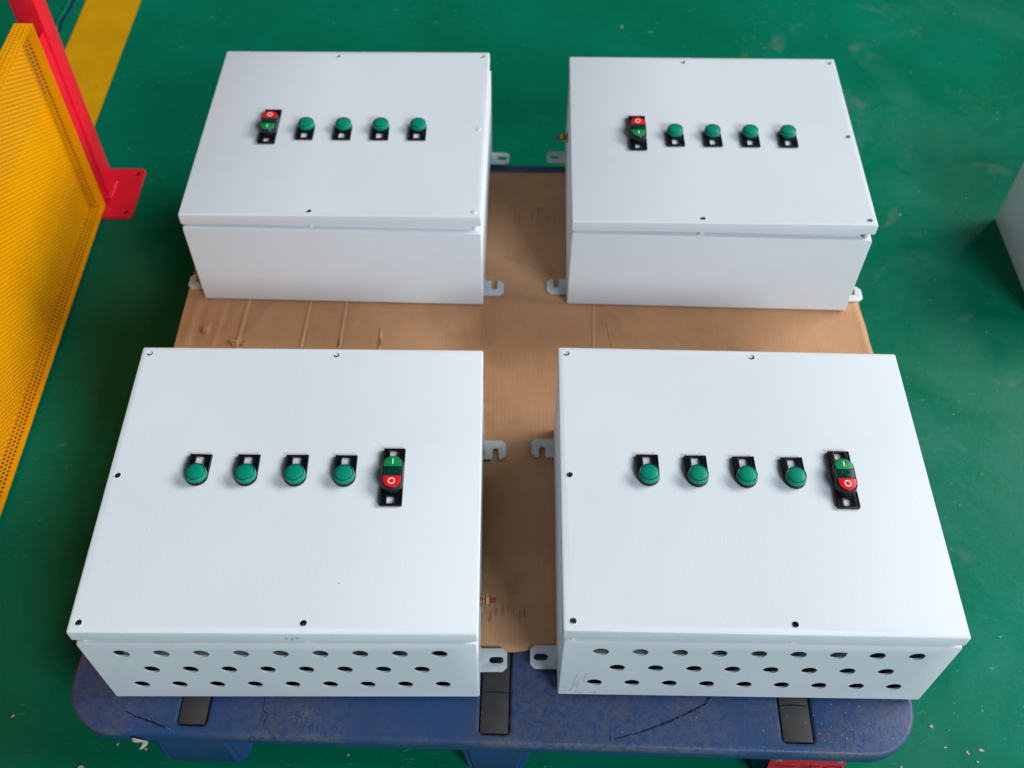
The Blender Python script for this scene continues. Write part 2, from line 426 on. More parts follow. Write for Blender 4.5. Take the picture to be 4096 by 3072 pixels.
for pts, w, jt in (([(-.65, -.288), (-.634, -.296), (-.617, -.302), (-.601, -.307), (-.583, -.314), (-.570, -.3185)], .0032, .6),
                   ([(-.426, -.263), (-.426, -.287), (-.417, -.292), (-.421, -.305), (-.422, -.316)], .0014, .5)):
    link('crack', ribbon('crack', interp([w2p(a, b, ZD) for a, b in pts], 26, .0006), w, .0004, jt), M['crack'], pal)
link('gouge', ribbon('gouge', interp([w2p(a, b, ZD) for a, b in [(.146, -.333), (.187, -.323), (.244, -.302), (.283, -.284), (.303, -.274), (.315, -.264)]], 60, .0005), .0030, .0005, .6), M['crack'], pal)
def shard(name, pts, m, parent, t=0.0008):
    bm = bmesh.new(); a = [bm.verts.new(p) for p in pts]; bm.faces.new(a)
    r = bmesh.ops.extrude_face_region(bm, geom=bm.faces[:]); 
    for v in r['geom']:
        if isinstance(v, bmesh.types.BMVert): v.co.z += t
    bmesh.ops.recalc_face_normals(bm, faces=bm.faces)
    return link(name, bm_me(name, bm), m, parent)
for (x, y, sx, sy, a) in ((.143, -.334, .005, .012, .2), (.306, -.272, .006, .022, -.5), (.312, -.266, .005, .016, -.4), (-.612, -.300, .003, .014, 1.0),
                          (-.596, -.306, .003, .012, .9), (-.575, -.317, .003, .014, 1.2), (-.424, -.300, .002, .012, -.5), (-.605, -.2985, .0025, .009, .7)):
    p = w2p(x, y, ZD); c, s = math.cos(a), math.sin(a); sx *= .7; sy *= .75
    shard('torn_edge', [(p[0] + c * u * sx - s * v * sy, p[1] + s * u * sx + c * v * sy, p[2] + h) for u, v, h in ((-.5, -.5, 0), (.5, -.4, .001), (.4, .5, .0035), (-.3, .45, .002))], M['torn_blue'], pal)
# scraped round spot on the deck
bm = bmesh.new(); c0 = w2p(-.355, -.292, ZD)
for k in range(220):
    a = random.uniform(0, 2 * PI); r = abs(random.gauss(0, .0065)); L = random.uniform(.001, .004); w = .0004; d = random.uniform(0, PI)
    x, y = c0[0] + r * math.cos(a), c0[1] + r * math.sin(a); z = ZD + .0001 + k * .00001
    u = (math.cos(d) * L / 2, math.sin(d) * L / 2); q = (-math.sin(d) * w / 2, math.cos(d) * w / 2)
    bm.faces.new([bm.verts.new((x + u[0] * e + q[0] * f, y + u[1] * e + q[1] * f, z)) for e, f in ((-1, -1), (1, -1), (1, 1), (-1, 1))])
prop(link('scraped_spot', bm_me('scraped_spot', bm), M['scrape'], pal), kind='stuff')

# red name plate on the right front foot
FY = -HLn - .0005
sg = link('sign_plate', sheet('sign_plate', rrect(-.062, .062, -.045, .045, .002, 2), [], .0015, .0003), M['label_red'], pal, loc=(.523, -HLn - .0005, -.079), rot=(R(84), 0, 0))
prop(sg, 'red plate with black handwritten characters on the right foot')
for x in (-.049, .050):
    link('rivet', lathe('rivet', [(.0065, .0015), (.0062, .0025), (.004, .0036), (.0012, .0038)], 16), M['rivet'], sg, loc=(x, .034, 0))
def stroke_me(name, strokes, z):
    bm = bmesh.new()
    for k, (x0, y0, x1, y1, w) in enumerate(strokes):
        d = Vector((x1 - x0, y1 - y0)); d.normalize(); s = Vector((-d.y, d.x)) * w / 2
        zz = z + k * 2e-5
        bm.faces.new([bm.verts.new((x, y, zz)) for x, y in ((x0 - s.x * .6, y0 - s.y * .6), (x1 - s.x, y1 - s.y), (x1 + s.x * .8, y1 + s.y * .8), (x0 + s.x, y0 + s.y))])
    return bm_me(name, bm, sm=False)
st = [(-.050, .0105, -.018, .0095, .0028), (-.047, -.004, -.021, -.005, .0026), (-.051, -.022, -.014, -.023, .003),
      (-.008, .0125, .022, .0110, .0026), (.007, .017, .008, -.024, .003), (-.009, .004, .004, .006, .003), (.009, .003, .021, -.002, .003), (-.006, -.010, .020, -.010, .0024),
      (.030, .010, .027, -.024, .0028), (.036, .015, .058, .013, .0026), (.058, .013, .057, -.023, .003), (.037, .006, .051, .005, .0024), (.038, .006, .038, -.008, .0022), (.051, .005, .051, -.008, .0022), (.038, -.008, .051, -.008, .002), (.036, .015, .031, .009, .0025)]
link('lettering', stroke_me('lettering', st, .0018), M['ink'], sg)

# paper scrap hanging on the front edge
sc = bmesh.new()
pp = [(-.637, .018), (-.630, .017), (-.6235, .010), (-.621, -.001), (-.6225, -.012), (-.627, -.020), (-.634, -.024)]
ww = [.0075, .008, .006, .0052, .005, .0045, .0035]
fr, bk = [], []
for i, ((x, z), w) in enumerate(zip(pp, ww)):
    a = Vector(pp[max(i - 1, 0)]); b = Vector(pp[min(i + 1, 6)]); d = (b - a).normalized(); s = Vector((-d.y, d.x)) * w
    yy = -.328 - .0035 * math.sin(i * 1.3)
    fr.append([sc.verts.new((x + s.x * e, yy + (.002 if e > 0 else 0), z - .042 + s.y * e)) for e in (-1, -.2, .9)])
for i in range(6):
    for k in range(2): sc.faces.new((fr[i][k], fr[i][k + 1], fr[i + 1][k + 1], fr[i + 1][k]))
pm = with_mods(bm_me('paper_scrap', sc, 70), [('SOLIDIFY', dict(thickness=.0008)), ('SUBSURF', dict(levels=1))])
prop(link('paper_scrap', pm, M['paper']), 'curled white scrap of torn paper hanging from the front left pallet edge', 'paper scrap')

# ------------------------------------------------------------------ cardboard sheet
CRE = [(-.697, -.055, .0018, .010), (-.641, -.078, .0009, .007), (-.590, -.052, .0016, .0042), (-.456, -.045, .0014, .0034), (-.377, -.034, .0013, .0034), (.152, -.05, .0009, .003)]
rnd = [random.uniform(0, 6.28) for _ in range(12)]
def card_z(x, y):
    z = 0.0
    for cx, sl, h, w in CRE:
        u = (x - (cx + sl * -(y - .48))) / w
        if abs(u) < 5: z += h * (math.exp(-u * u) - .5 * math.exp(-(u - 1.6) ** 2))
    if y < .48: z *= 0.15
    z *= (1.0 if .47 < y < .62 else .2)
    u = (x + .293) / .003
    if y < .53 and y > .44: z += .0018 * math.exp(-u * u)
    for (px, py, rx, ry, h) in ((-.657, .525, .005, .012, .004), (-.587, .487, .016, .007, .005), (-.60, .49, .008, .005, .004)):
        z += h * math.exp(-((x - px) / rx) ** 2 - ((y - py) / ry) ** 2)
    z += .0007 * math.sin(9 * x + rnd[0] + 2 * y) * math.sin(7 * y + rnd[1])
    return z - .0012
def xs_fine(a, b, base, extra):
    xs = set()
    n = int((b - a) / base)
    for i in range(n + 1): xs.add(round(a + (b - a) * i / n, 5))
    for c, w in extra:
        for k in range(-12, 13): 
            q = c + k * w
            if a < q < b: xs.add(round(q, 5))
    return sorted(xs)
XS = xs_fine(-.712, .733, .012, [(c[0] + .003 * k, c[3] / 3) for c in CRE for k in (-1, 0, 1)] + [(-.293, .001), (-.657, .002), (-.59, .002)])
YS = xs_fine(-.185, 1.022, .016, [(.487, .002), (.525, .003)])
bm = bmesh.new(); top = []
for j, y in enumerate(YS):
    row = []
    for i, x in enumerate(XS):
        fx = (x + .712) / 1.445
        dx = (.002 * math.sin(y * 17 + 1) + .0009 * math.sin(y * 61)) * (fx if fx > .98 else 0) - (.0035 * (math.sin(y * 5) + 1)) * (1 if fx < .002 else 0)
        dy = (.0015 * math.sin(x * 41) + .001 * math.sin(x * 113)) * (1 if j == 0 else 0)
        curl = .003 * max(0, (fx - .985) / .015) ** 2 + .002 * max(0, (.02 - fx) / .02) ** 2
        row.append(bm.verts.new((x + dx, y + dy, card_z(x, y) + curl)))
    top.append(row)
for j in range(len(YS) - 1):
    for i in range(len(XS) - 1): bm.faces.new((top[j][i], top[j][i + 1], top[j + 1][i + 1], top[j + 1][i]))
cm = with_mods(bm_me('cardboard_sheet', bm, 60), [('SOLIDIFY', dict(thickness=.0045, offset=-1))])
card = link('cardboard_sheet', cm, M['card']); prop(card, 'brown corrugated cardboard sheet with creases lying between pallet and boxes', 'cardboard')
st = []
for x, y0, y1 in ((-.046, -.101, -.123), (-.034, -.098, -.124), (-.0245, -.098, -.119), (-.0155, -.101, -.134), (-.056, -.114, -.136), (-.0045, -.111, -.134), (.004, -.108, -.125)):
    for k in range(3): st.append((x + random.uniform(-.0012, .0012), y0 - k * .007, x + random.uniform(-.0012, .0012), max(y1, y0 - (k + 1) * .008), random.uniform(.0008, .0018)))
st += [(.041, .896, .054, .896, .002), (.044, .896, .043, .856, .002), (.053, .893, .052, .85, .0015), (.062, .892, .060, .852, .0013), (.066, .892, .072, .892, .0015),
      (-.010, .879, -.010, .849, .0012), (.0, .879, .001, .853, .0012), (.068, .875, .068, .843, .0012), (.082, .888, .08, .85, .0013), (.095, .884, .094, .858, .0012), (.030, .89, .030, .86, .0012),
      (.0425, .8455, .0455, .8425, .003), (.029, .870, .034, .862, .0012)]
prop(link('printed_marks', stroke_me('printed_marks', st, .0007), M['card_print'], card), kind='stuff')
for x, y, a, s in ((-.662, .527, .3, 1.0), (-.598, .489, .8, 1.0), (-.575, .486, -.4, .7)):
    shard('torn_flap', [(x + s * u * math.cos(a) - s * v * math.sin(a), y + s * u * math.sin(a) + s * v * math.cos(a), h) for u, v, h in ((-.006, -.010, .001), (.004, -.008, .002), (.006, .004, .006), (-.001, .010, .004))], M['card_tear'], card, .0006)
for pts in ([(-.3765, .50), (-.377, .488), (-.376, .478)], [(-.2925, .503), (-.2905, .49), (-.2915, .479)]):
    link('card_slit', ribbon('card_slit', interp([(a, b, .0013) for a, b in pts], 8, .0004), .0016, .0003, .4), M['crack'], card)
st = [(.185, .552, .1885, .52, .0014), (.1885, .52, .194, .48, .0014)]
link('card_scratch', stroke_me('card_scratch', st, .0009), M['card_tear'], card)

# ------------------------------------------------------------------ control boxes
L = 0.5380; HL = L / 2; HT = 0.2455; HWB = 0.300
HOLES = [(-.285, .2545), (.042, .2545), (-.285, .002), (-.285, -.2525), (.043, -.2515)]
def cyl_cut(items, axis='z'):
    bm = bmesh.new()
    for (a, b, r, c0, c1) in items:
        n = 28
        if axis == 'z': rg = [[(a + r * math.cos(2 * PI * i / n), b + r * math.sin(2 * PI * i / n), c) for i in range(n)] for c in (c0, c1)]
        else: rg = [[(a + r * math.cos(2 * PI * i / n), c, b + r * math.sin(2 * PI * i / n)) for i in range(n)] for c in (c0, c1)]
        loft(bm, rg)
    bmesh.ops.recalc_face_normals(bm, faces=bm.faces)
    return bm_me('cut', bm, sm=False)
# lid (origin at lid top centre, z = 0 is its top face)
bm = bmesh.new()
loft(bm, [ring_rr(HWB - .0030, HL - .0030, .0025, 0), ring_rr(HWB - .0011, HL - .0011, .0030, -.0007), ring_rr(HWB, HL, .0036, -.0030), ring_rr(HWB, HL, .0036, -.0240)], True, False)
bmesh.ops.recalc_face_normals(bm, faces=bm.faces)
lid0 = bm_me('lid', bm, sm=False)
if lid0.polygons[0].normal.z < 0:
    lid0.flip_normals()
lid_me = with_mods(lid0, [('SOLIDIFY', dict(thickness=.0024, offset=-1)), ('BOOLEAN', dict(operation='DIFFERENCE', solver='EXACT', cutter=cyl_cut([(x, y, .0056, -.006, .004) for x, y in HOLES])))])
smooth(lid_me, 35)
# body
def body_mesh():
    bm = bmesh.new()
    w, l, t = .2985, HL - .0015, HT - .0345
    loft(bm, [ring_rr(w - .002, l - .002, .002, .0005), ring_rr(w, l, .003, .0030), ring_rr(w, l, .003, t - .0045), ring_rr(w - .0012, l - .0012, .003, t - .0013), ring_rr(w - .0045, l - .0045, .003, t),
              ring_rr(w - .0130, l - .0130, .003, t), ring_rr(w - .0135, l - .0135, .003, t + .011)], True, False)
    bmesh.ops.recalc_face_normals(bm, faces=bm.faces)
    me = bm_me('body', bm, sm=False)
    bot = min(me.polygons, key=lambda p: p.center.z if len(p.vertices) > 6 else 9)
    if bot.normal.z > 0: me.flip_normals()
    V = []
    for z, xs in ((.1755, [-.240 + .0600 * i for i in range(9)]), (.1150, [-.210 + .0600 * i for i in range(8)]), (.0545, [-.2415 + .0602 * i for i in range(9)])):
        for x in xs: V.append((x, z, .0125, -HL - .01, -HL + .012))
    me = with_mods(me, [('SOLIDIFY', dict(thickness=.0030, offset=-1)), ('BOOLEAN', dict(operation='DIFFERENCE', solver='EXACT', cutter=cyl_cut(V, 'y')))])
    smooth(me, 35); return me
body_me = body_mesh()
duct_me = box_me('cable_duct', -.27, .27, -HL + .026, -HL + .075, .128, .200)
duct2_me = box_me('cable_duct', -.27, .27, -HL + .012, -HL + .036, .004, .030)
def torus_me(name, r, t, z, n=36, m=8):
    bm = bmesh.new(); prev = None; first = None
    for i in range(n + 1):
        a = 2 * PI * i / n
        vs = first if i == n else [bm.verts.new(((r + t * math.cos(2 * PI * k / m)) * math.cos(a), (r + t * math.cos(2 * PI * k / m)) * math.sin(a), z + t * math.sin(2 * PI * k / m))) for k in range(m)]
        if prev:
            for k in range(m): bm.faces.new((prev[k], vs[k], vs[(k + 1) % m], prev[(k + 1) % m]))
        else: first = vs
        prev = vs
    bmesh.ops.recalc_face_normals(bm, faces=bm.faces)
    return bm_me(name, bm)
plate_me = box_me('backplate', -.275, .275, -.235, .245, .010, .012)
stud_me = lathe('lid_stud', [(.0055, -.038), (.0055, -.002)], 14)
hrim_me = torus_me('hole_rim', .0058, .0007, -.0003, 24, 6)
fix_me = lathe('fixing_post', [(.0046, -.040), (.0046, -.0085), (.0030, -.0085), (.0030, -.0100)], 16)
plug_me = lathe('hole_plug', [(.0056, .0001), (.0050, .0008), (.0035, .0012), (.001, .0013)], 18)
# brackets (x outward)
slot = [(.015 + x, y) for x, y in rrect(0, .024, -.006, .006, .0059, 5)]
lugA = sheet('lug', cham(-.012, .045, -.0205, .0205, 0, .0075), [slot], .0028, .0004)
hook = [(-.012, -.0215), (.0165, -.0215), (.0165, -.0025)] + [(.0165 + .0062 + .0062 * math.cos(a), -.0025 + .0062 * math.sin(a)) for a in [PI - PI * i / 8 for i in range(1, 8)]] + \
       [(.0289, -.0025), (.0289, -.0195), (.0305, -.0215), (.0345, -.0215), (.0435, -.0125), (.0435, .0125), (.0345, .0215), (-.012, .0215)]
lugB = sheet('lug_hook', hook, [], .0028, .0004)
tab_me = box_me('lug_tab', -.0004, .0022, -.014, .014, .0030, .022, bev=.0008, seg=1)
# pilot light
def pilot_plate():
    out = [(.0180, .0405)] + [(-.0180, .0405)] + [(.0180 * math.cos(a), -.0002 + .0180 * math.sin(a)) for a in [PI + PI * i / 14 for i in range(15)]]
    return sheet('pilot_light', out, [rrect(-.0072, .0078, .0190, .0370, .0004, 1)], .0050, .0010, 2)
pl_me = pilot_plate()
lens_me = lathe('lens', [(.0172, .0062), (.0172, .0075), (.01665, .0140), (.0161, .0152), (.0152, .0156), (.0146, .0150), (.0138, .0156), (.0110, .0166), (.0070, .0173), (.0030, .0176), (.0006, .01765)], 40, 50)
rail_me = box_me('side_rail', .0150, .0178, .0015, .0398, .0046, .0064, bev=.0006, seg=1)
rail2_me = box_me('side_rail', .0150, .0175, .0250, .0530, .0050, .0070, bev=.0006, seg=1)
ring_me = lathe('base_ring', [(.0177, .0049), (.0177, .0066), (.0171, .0070), (.0160, .0070)], 36)
rim_me = torus_me('lens_rim', .0151, .00065, .01545)
# start / stop unit
ss_me = sheet('start_stop_button', rrect(-.0177, .0177, -.054, .054, .0015, 3), [rrect(-.0070, .0070, .0365, .0505, .0004, 1), rrect(-.0070, .0070, -.0505, -.0365, .0004, 1)], .0055, .0011, 2)
bm = bmesh.new()
loft(bm, [stad(.0178, .0330, .0050), stad(.0178, .0330, .0110), stad(.0172, .0322, .0145), stad(.0163, .0310, .0178), stad(.0155, .0302, .0186), stad(.0147, .0294, .0184)], False, True)
bmesh.ops.recalc_face_normals(bm, faces=bm.faces)
hous_me = bm_me('housing', bm)
def seg_me(name, ya, yb, dome):
    """slice of a stadium between ya and yb, slightly domed, as a plate with bevelled edge"""
    hw, hl = .0143, .0290; c = hl - hw
    out = []
    def hx(y): 
        d = abs(y) - c
        return hw if d <= 0 else math.sqrt(max(hw * hw - d * d, 0))
    n = 14; ys = [ya + (yb - ya) * i / n for i in range(n + 1)]
    if abs(yb) >= hl - 1e-6: ys = [ya + (yb - ya) * math.sin(PI / 2 * i / n) for i in range(n + 1)]
    if abs(ya) >= hl - 1e-6: ys = [yb + (ya - yb) * math.sin(PI / 2 * i / n) for i in range(n, -1, -1)]
    left = [(-hx(y), y) for y in ys]; right = [(hx(y), y) for y in reversed(ys)]
    pts = []
    for p in left + right:
        if not pts or (abs(p[0] - pts[-1][0]) + abs(p[1] - pts[-1][1])) > 1e-5: pts.append(p)
    if abs(pts[0][0] - pts[-1][0]) + abs(pts[0][1] - pts[-1][1]) < 1e-5: pts.pop()
    return sheet(name, pts, [], .0042, .0006, 2)
gb_me = seg_me('start_button', .0102, .0290, 0); rb_me = seg_me('stop_button', -.0290, -.0084, 0)
il_me = seg_me('indicator_lens', -.0080, .0098, 0)
I_me = box_me('start_symbol', -.0008, .0008, -.0048, .0048, 0, .0003)
O_me = sheet('stop_symbol', circ(0, 0, .0058, 32, .95, 1), [circ(0, 0, .0044, 32, .95, 1)], .0003)
dot_me = torus_me('lens_circle', .0058, .0005, 0)
# earth bolt parts (axis +x)
def xl(name, prof, n=20):
    me = lathe(name, prof, n); me.transform(Matrix.Rotation(PI / 2, 4, 'Y')); return me
thread_me = xl('bolt', [(.0044, -.004)] + [(.0044 if i % 2 else .0040, i * .0008) for i in range(34)] + [(.003, .0275)], 14)
def washers(r, z0, t): return [(r, z0), (r, z0 + t), (.004, z0 + t)]
w1 = xl('washer', [(.004, 0)] + washers(.0110, 0, .0016)); w2 = xl('washer_b', [(.004, .0022)] + washers(.0110, .0022, .0018)); w3 = xl('washer_c', [(.004, .0062)] + washers(.0095, .0062, .0015))
nut_me = xl('nut', [(.0085, .0095), (.0105, .0105), (.0105, .0155), (.0090, .0168)], 6)
tag_me = box_me('wire_tag', .004, .0065, -.0205, -.010, -.003, .0005, bev=.0006, seg=1)

cbox = {}
def copy_tree(o, parent=None):
    c = o.copy(); COL.objects.link(c)
    if parent: c.parent = parent
    for ch in list(o.children): copy_tree(ch, c)
    return c
def make_box():
    r = empty('control_box', (0, 0, 0), 0, '', 'control box', 'control boxes on the pallet')
    link('body', body_me, M['powder'], r)
    link('cable_duct', duct_me, M['dark_inside'], r); link('cable_duct', duct2_me, M['dark_inside'], r)
    link('backplate', plate_me, M['inside_plate'], r)
    for s in (1, -1):
        for me, y in ((lugA, -.2045), (lugB, .2195)):
            o = link('bracket', me, M['zinc'], r, loc=(s * .2985, y, .0006)); o.scale = (s, 1, 1)
            link('bracket_tab', tab_me, M['zinc'], o)
    # lid as a part whose fittings are its sub-parts
    lid = link('lid', lid_me, M['powder'], r, loc=(0, 0, HT))
    for x, y in HOLES:
        link('hole_rim', hrim_me, M['powder'], lid, loc=(x, y, 0)); link('fixing_post', fix_me, M['steel'], lid, loc=(x + .0006, y + .0012, 0))
    for x, y in HOLES: 
        if abs(y) > .1: link('lid_stud', stud_me, M['powder'], lid, loc=(x, (HL - .0085) * (1 if y > 0 else -1), 0))
    for i in range(4):
        p = link('pilot_light', pl_me, M['black'], r, loc=(-.1570 + .0790 * i, .0003, HT + .0002))
        for q in (1, -1): link('side_rail', rail_me, M['black'], p).scale = (q, 1, 1)
        link('base_ring', ring_me, M['black'], p); link('lens', lens_me, M['lens'], p); link('lens_rim', rim_me, M['lens_ring'], p)
    p = link('start_stop_button', ss_me, M['black'], r, loc=(.1580, .0005, HT + .0002))
    link('housing', hous_me, M['grey_housing'], p)
    for q in (1, -1):
        for v in (1, -1): link('side_rail', rail2_me, M['black'], p).scale = (q, v, 1)
    link('start_button', gb_me, M['btn_green'], p, loc=(0, 0, .0160)); link('stop_button', rb_me, M['btn_red'], p, loc=(0, 0, .0160))
    link('indicator_lens', il_me, M['lens_dark'], p, loc=(0, 0, .0153)); link('lens_circle', dot_me, M['lens_dark'], p, loc=(0, .0009, .0194))
    link('start_symbol', I_me, M['white_print'], p, loc=(0, .0190, .02021)); link('stop_symbol', O_me, M['white_print'], p, loc=(0, -.0180, .02021))
    b = link('earth_bolt', thread_me, M['dark_red_mark'], r, loc=(.298, -.147, .110))
    link('washer', w1, M['brass'], b); link('washer', w2, M['copper'], b); link('washer', w3, M['steel'], b)
    nut = link('nut', nut_me, None, b, mats=[M['brass'], M['red_mark']])
    link('wire_tag', tag_me, M['steel'], b)
    return r
for p in nut_me.polygons: p.material_index = 0
nut_me.materials.append(M['brass']); nut_me.materials.append(M['red_mark'])
for p in nut_me.polygons:
    if p.center.z < -.002 and p.center.y < .004: p.material_index = 1
PLACE = [  # x, y, theta, lid dz, roll, lid dx, lid dy  (from the camera solve)
    (-.370, .0005, .0005, .0020, -.0090, .0, .0015, 0), (.359, .0010, -.015, .0006, -.0070, -.0008, .0015, 0),
    (-.3705, .8700, -.0250 + PI, -.0010, .0150, -.0030, .008, .0058), (.4066, .8582, -.0280 + PI, .0010, .0150, -.0008, .002, .0023)]
LAB = ['near left control box, dark scuffs on its lid edge, earth bolt by the gap', 'near right control box, black scratches beside its vent holes low left',
       'far left control box beside the red post, plain side towards the viewer', 'far right control box, earth bolt pointing left over the gap, plain side in front']
proto = make_box()
boxes = [proto] + [copy_tree(proto) for _ in range(3)]
for o, (x, y, th, dz, ro, lx, ly, tl), lb in zip(boxes, PLACE, LAB):
    o.location = (x, y, 0.0010); o.rotation_euler = (0, 0, th); o['label'] = lb
    sgn = -1 if abs(th) > 1 else 1
    for ch in o.children:
        nm = ch.name.split('.')[0]
        if nm in ('lid', 'pilot_light', 'start_stop_button'):
            px = ch.location.x * sgn
            ch.location.x += sgn * lx; ch.location.y += sgn * ly
            ch.location.z += dz + ro * px
            qx, qy = ch.location.x, ch.location.y
            ch.location.x = qx - tl * qy; ch.location.y = qy + tl * qx
            ch.rotation_euler = (0, -ro * sgn, tl)
for bx in boxes[2:3]:
    lid = [c for c in bx.children if c.name.startswith('lid')][0]
    for x, y in HOLES[2:4]: pass
    for x, y in (HOLES[2], HOLES[0]): link('hole_plug', plug_me, M['powder'], lid, loc=(x, y, 0))
# a few pilot lights sit turned a little, as fitted by hand
for bx, da in ((boxes[0], (-.02, .0, .01, .0)), (boxes[1], (.01, .015, .03, .03)), (boxes[2], (.0, .01, .0, -.01)), (boxes[3], (.0, .0, .02, .03))):
    for c, a in zip([c for c in bx.children if c.name.startswith('pilot_light')], da): c.rotation_euler.z += a
# scuffs
def scuffs(name, pts, parent, m, y):
    bm = bmesh.new()
    for k, (x0, z0, x1, z1, w) in enumerate(pts):
        d = Vector((x1 - x0, z1 - z0)).normalized(); s = Vector((-d.y, d.x)) * w / 2; yy = y - k * 4e-6
        bm.faces.new([bm.verts.new((a, yy, b)) for a, b in ((x0, z0), (x1 - s.x, z1 - s.y), (x1, z1), (x0 + s.x, z0 + s.y))])
    return link(name, bm_me(name, bm, sm=False), m, parent)
def wscuffs(lines, n, jx, jz, w):
    out = []
    for (x0, z0, x1, z1) in lines:
        for i in range(n):
            f0 = i / n; f1 = (i + random.uniform(.4, 1.0)) / n
            out.append((x0 + (x1 - x0) * f0 + random.uniform(-jx, jx), z0 + (z1 - z0) * f0, x0 + (x1 - x0) * f1 + random.uniform(-jx, jx), z0 + (z1 - z0) * f1 + random.uniform(-jz, jz), random.uniform(.4, 1) * w))
    return out
X0 = .359
prop(scuffs('scuff_mark', wscuffs([(.0892 - X0, .092, .0816 - X0, .018), (.092 - X0, .060, .0912 - X0, .009), (.1035 - X0, .092, .0995 - X0, .050), (.065 - X0, .0377, .080 - X0, .030), (.0675 - X0, .026, .083 - X0, .019)], 7, .0008, .002, .0012), boxes[1], M['scuff_light'], -HL + .00085), kind='stuff')
prop(scuffs('scuff_mark', wscuffs([(.0865 - X0, .052, .0862 - X0, .040), (.0838 - X0, .030, .0812 - X0, .017), (.0965 - X0, .013, .0975 - X0, .009), (.121 - X0, .018, .1195 - X0, .009), (.123 - X0, .017, .122 - X0, .010), (.102 - X0, .068, .1008 - X0, .060)], 4, .0007, .002, .0016), boxes[1], M['scuff'], -HL + .00075), kind='stuff')
LD = [[c for c in b_.children if c.name.startswith('lid')][0] for b_ in boxes]
scuffs('scuff_mark', [(.0180, -.010, .0178, -.018, .0012), (.0195, -.011, .0190, -.021, .001), (.0262, -.012, .0260, -.021, .0024), (.0282, -.013, .0270, -.020, .0015), (.0325, -.009, .0335, -.019, .001), (.0345, -.010, .0355, -.020, .001), (.0305, -.010, .0360, -.011, .0008)], LD[0], M['scuff'], -HL - .0002)
scuffs('scuff_mark', [(-.212, -.0085, -.196, -.0095, .0010), (-.168, -.0075, -.163, -.0080, .0015), (.030, -.005, .075, -.0065, .0008), (.110, -.0075, .13, -.0078, .0008)], LD[1], M['scuff_light'], -HL - .0002)
link('dent', lathe('dent', [(.0028, 0), (.0022, .0003), (.0004, .0004)], 10), M['dark_inside'], boxes[1], loc=(.1295, -HL + .0008, .1850), rot=(PI / 2, 0, 0))
link('speck', lathe('speck', [(.0011, 0), (.0008, .0003)], 8), M['scuff'], LD[0], loc=(.0892, -.187, 0))

# ------------------------------------------------------------------ yellow and red machine guard
gd = empty('safety_barrier', (-1.055, 1.108, ZF), 0, 'yellow perforated metal barrier panel on a red post with square foot plate', 'safety barrier')
gx, gy, gz = -1.055, 1.108, ZF
def perf(cells_u, cells_v, pu, pv, r, O, U, V, thick, rows_hole=None, mirror=False):
    """perforated sheet from O along U (cells_u) and V (cells_v): verts and faces with real round holes"""
    O, U, V = Vector(O), Vector(U), Vector(V); Nn = U.cross(V).normalized() * thick
    vs, fs = [], []
    nh = 8
    ring = [(math.cos(PI / 4 + 2 * PI * i / nh), math.sin(PI / 4 + 2 * PI * i / nh)) for i in range(nh)]
    for j in range(cells_v):
        off = (j % 2) * 0.5 * pu
        for i in range(cells_u):
            cu, cv = (i + .5) * pu + off, (j + .5) * pv
            if i == cells_u - 1 and j % 2: continue
            b = len(vs)
            cs = [(cu + pu / 2, cv + pv / 2), (cu - pu / 2, cv + pv / 2), (cu - pu / 2, cv - pv / 2), (cu + pu / 2, cv - pv / 2)]
            P = cs + [(cu + r * x, cv + r * y) for x, y in ring]
            for u, v in P: vs.append(O + U * u + V * v)
            for u, v in P: vs.append(O + U * u + V * v - Nn)
            for k in range(4):
                a, c = b + k, b + (k + 1) % 4
                h = [b + 4 + (2 * k + q) % nh for q in range(3)]
                fs.append((a, c, h[2], h[1], h[0])); fs.append((h[0] + 12, h[1] + 12, h[2] + 12, c + 12, a + 12))
            for k in range(nh):
                h0, h1 = b + 4 + k, b + 4 + (k + 1) % nh
                fs.append((h0, h1, h1 + 12, h0 + 12))
        if j % 2:   # half-cell fillers at both ends
            for u0, u1 in ((0, .5 * pu), (pu * (cells_u - .5), pu * cells_u)):
                b = len(vs); q = [(u0, j * pv), (u1, j * pv), (u1, (j + 1) * pv), (u0, (j + 1) * pv)]
                for u, v in q: vs.append(O + U * u + V * v)
                for u, v in q: vs.append(O + U * u + V * v - Nn)
                fs.append((b, b + 1, b + 2, b + 3)); fs.append((b + 7, b + 6, b + 5, b + 4))
    return vs, fs
def py_me(name, parts):
    V_, F_ = [], []
    for vs, fs in parts:
        b = len(V_); V_ += [tuple(v) for v in vs]; F_ += [tuple(i + b for i in f) for f in fs]
    me = bpy.data.meshes.new(name); me.from_pydata(V_, [], F_); me.update(); return me
PX = -1.071 - gx; PTOP = .378 - gz; PBOT = .012; Y1 = 1.050 - gy; PU = .0098; PV = .0085
nz = int((PTOP - PBOT) / PU); pz = (PTOP - PBOT) / nz
ny = 156; Y0 = Y1 - ny * PV
face = py_me('perforated_panel', [perf(nz, ny, pz, PV, .0034, (PX, Y1, PBOT), (0, 0, 1), (0, -1, 0), .0015)])
pn = link('perforated_panel', face, M['yellow'], gd); prop(pn, kind='stuff')
FW = .037
nvf = 4
fl_top = py_me('top_flange', [perf(int(ny * PV / PU), nvf, ny * PV / int(ny * PV / PU), FW / nvf, .0032, (PX, Y1, PTOP), (0, -1, 0), (1, 0, 0), .0015)])
prop(link('top_flange', fl_top, M['yellow'], gd), kind='stuff')
fl_bot = py_me('bottom_flange', [perf(int(ny * PV / PU), 3, ny * PV / int(ny * PV / PU), .0085, .0033, (PX + .001, Y0, PBOT), (0, 1, 0), (1, 0, 0), -.0015)])
prop(link('bottom_flange', fl_bot, M['yellow'], gd), kind='stuff')
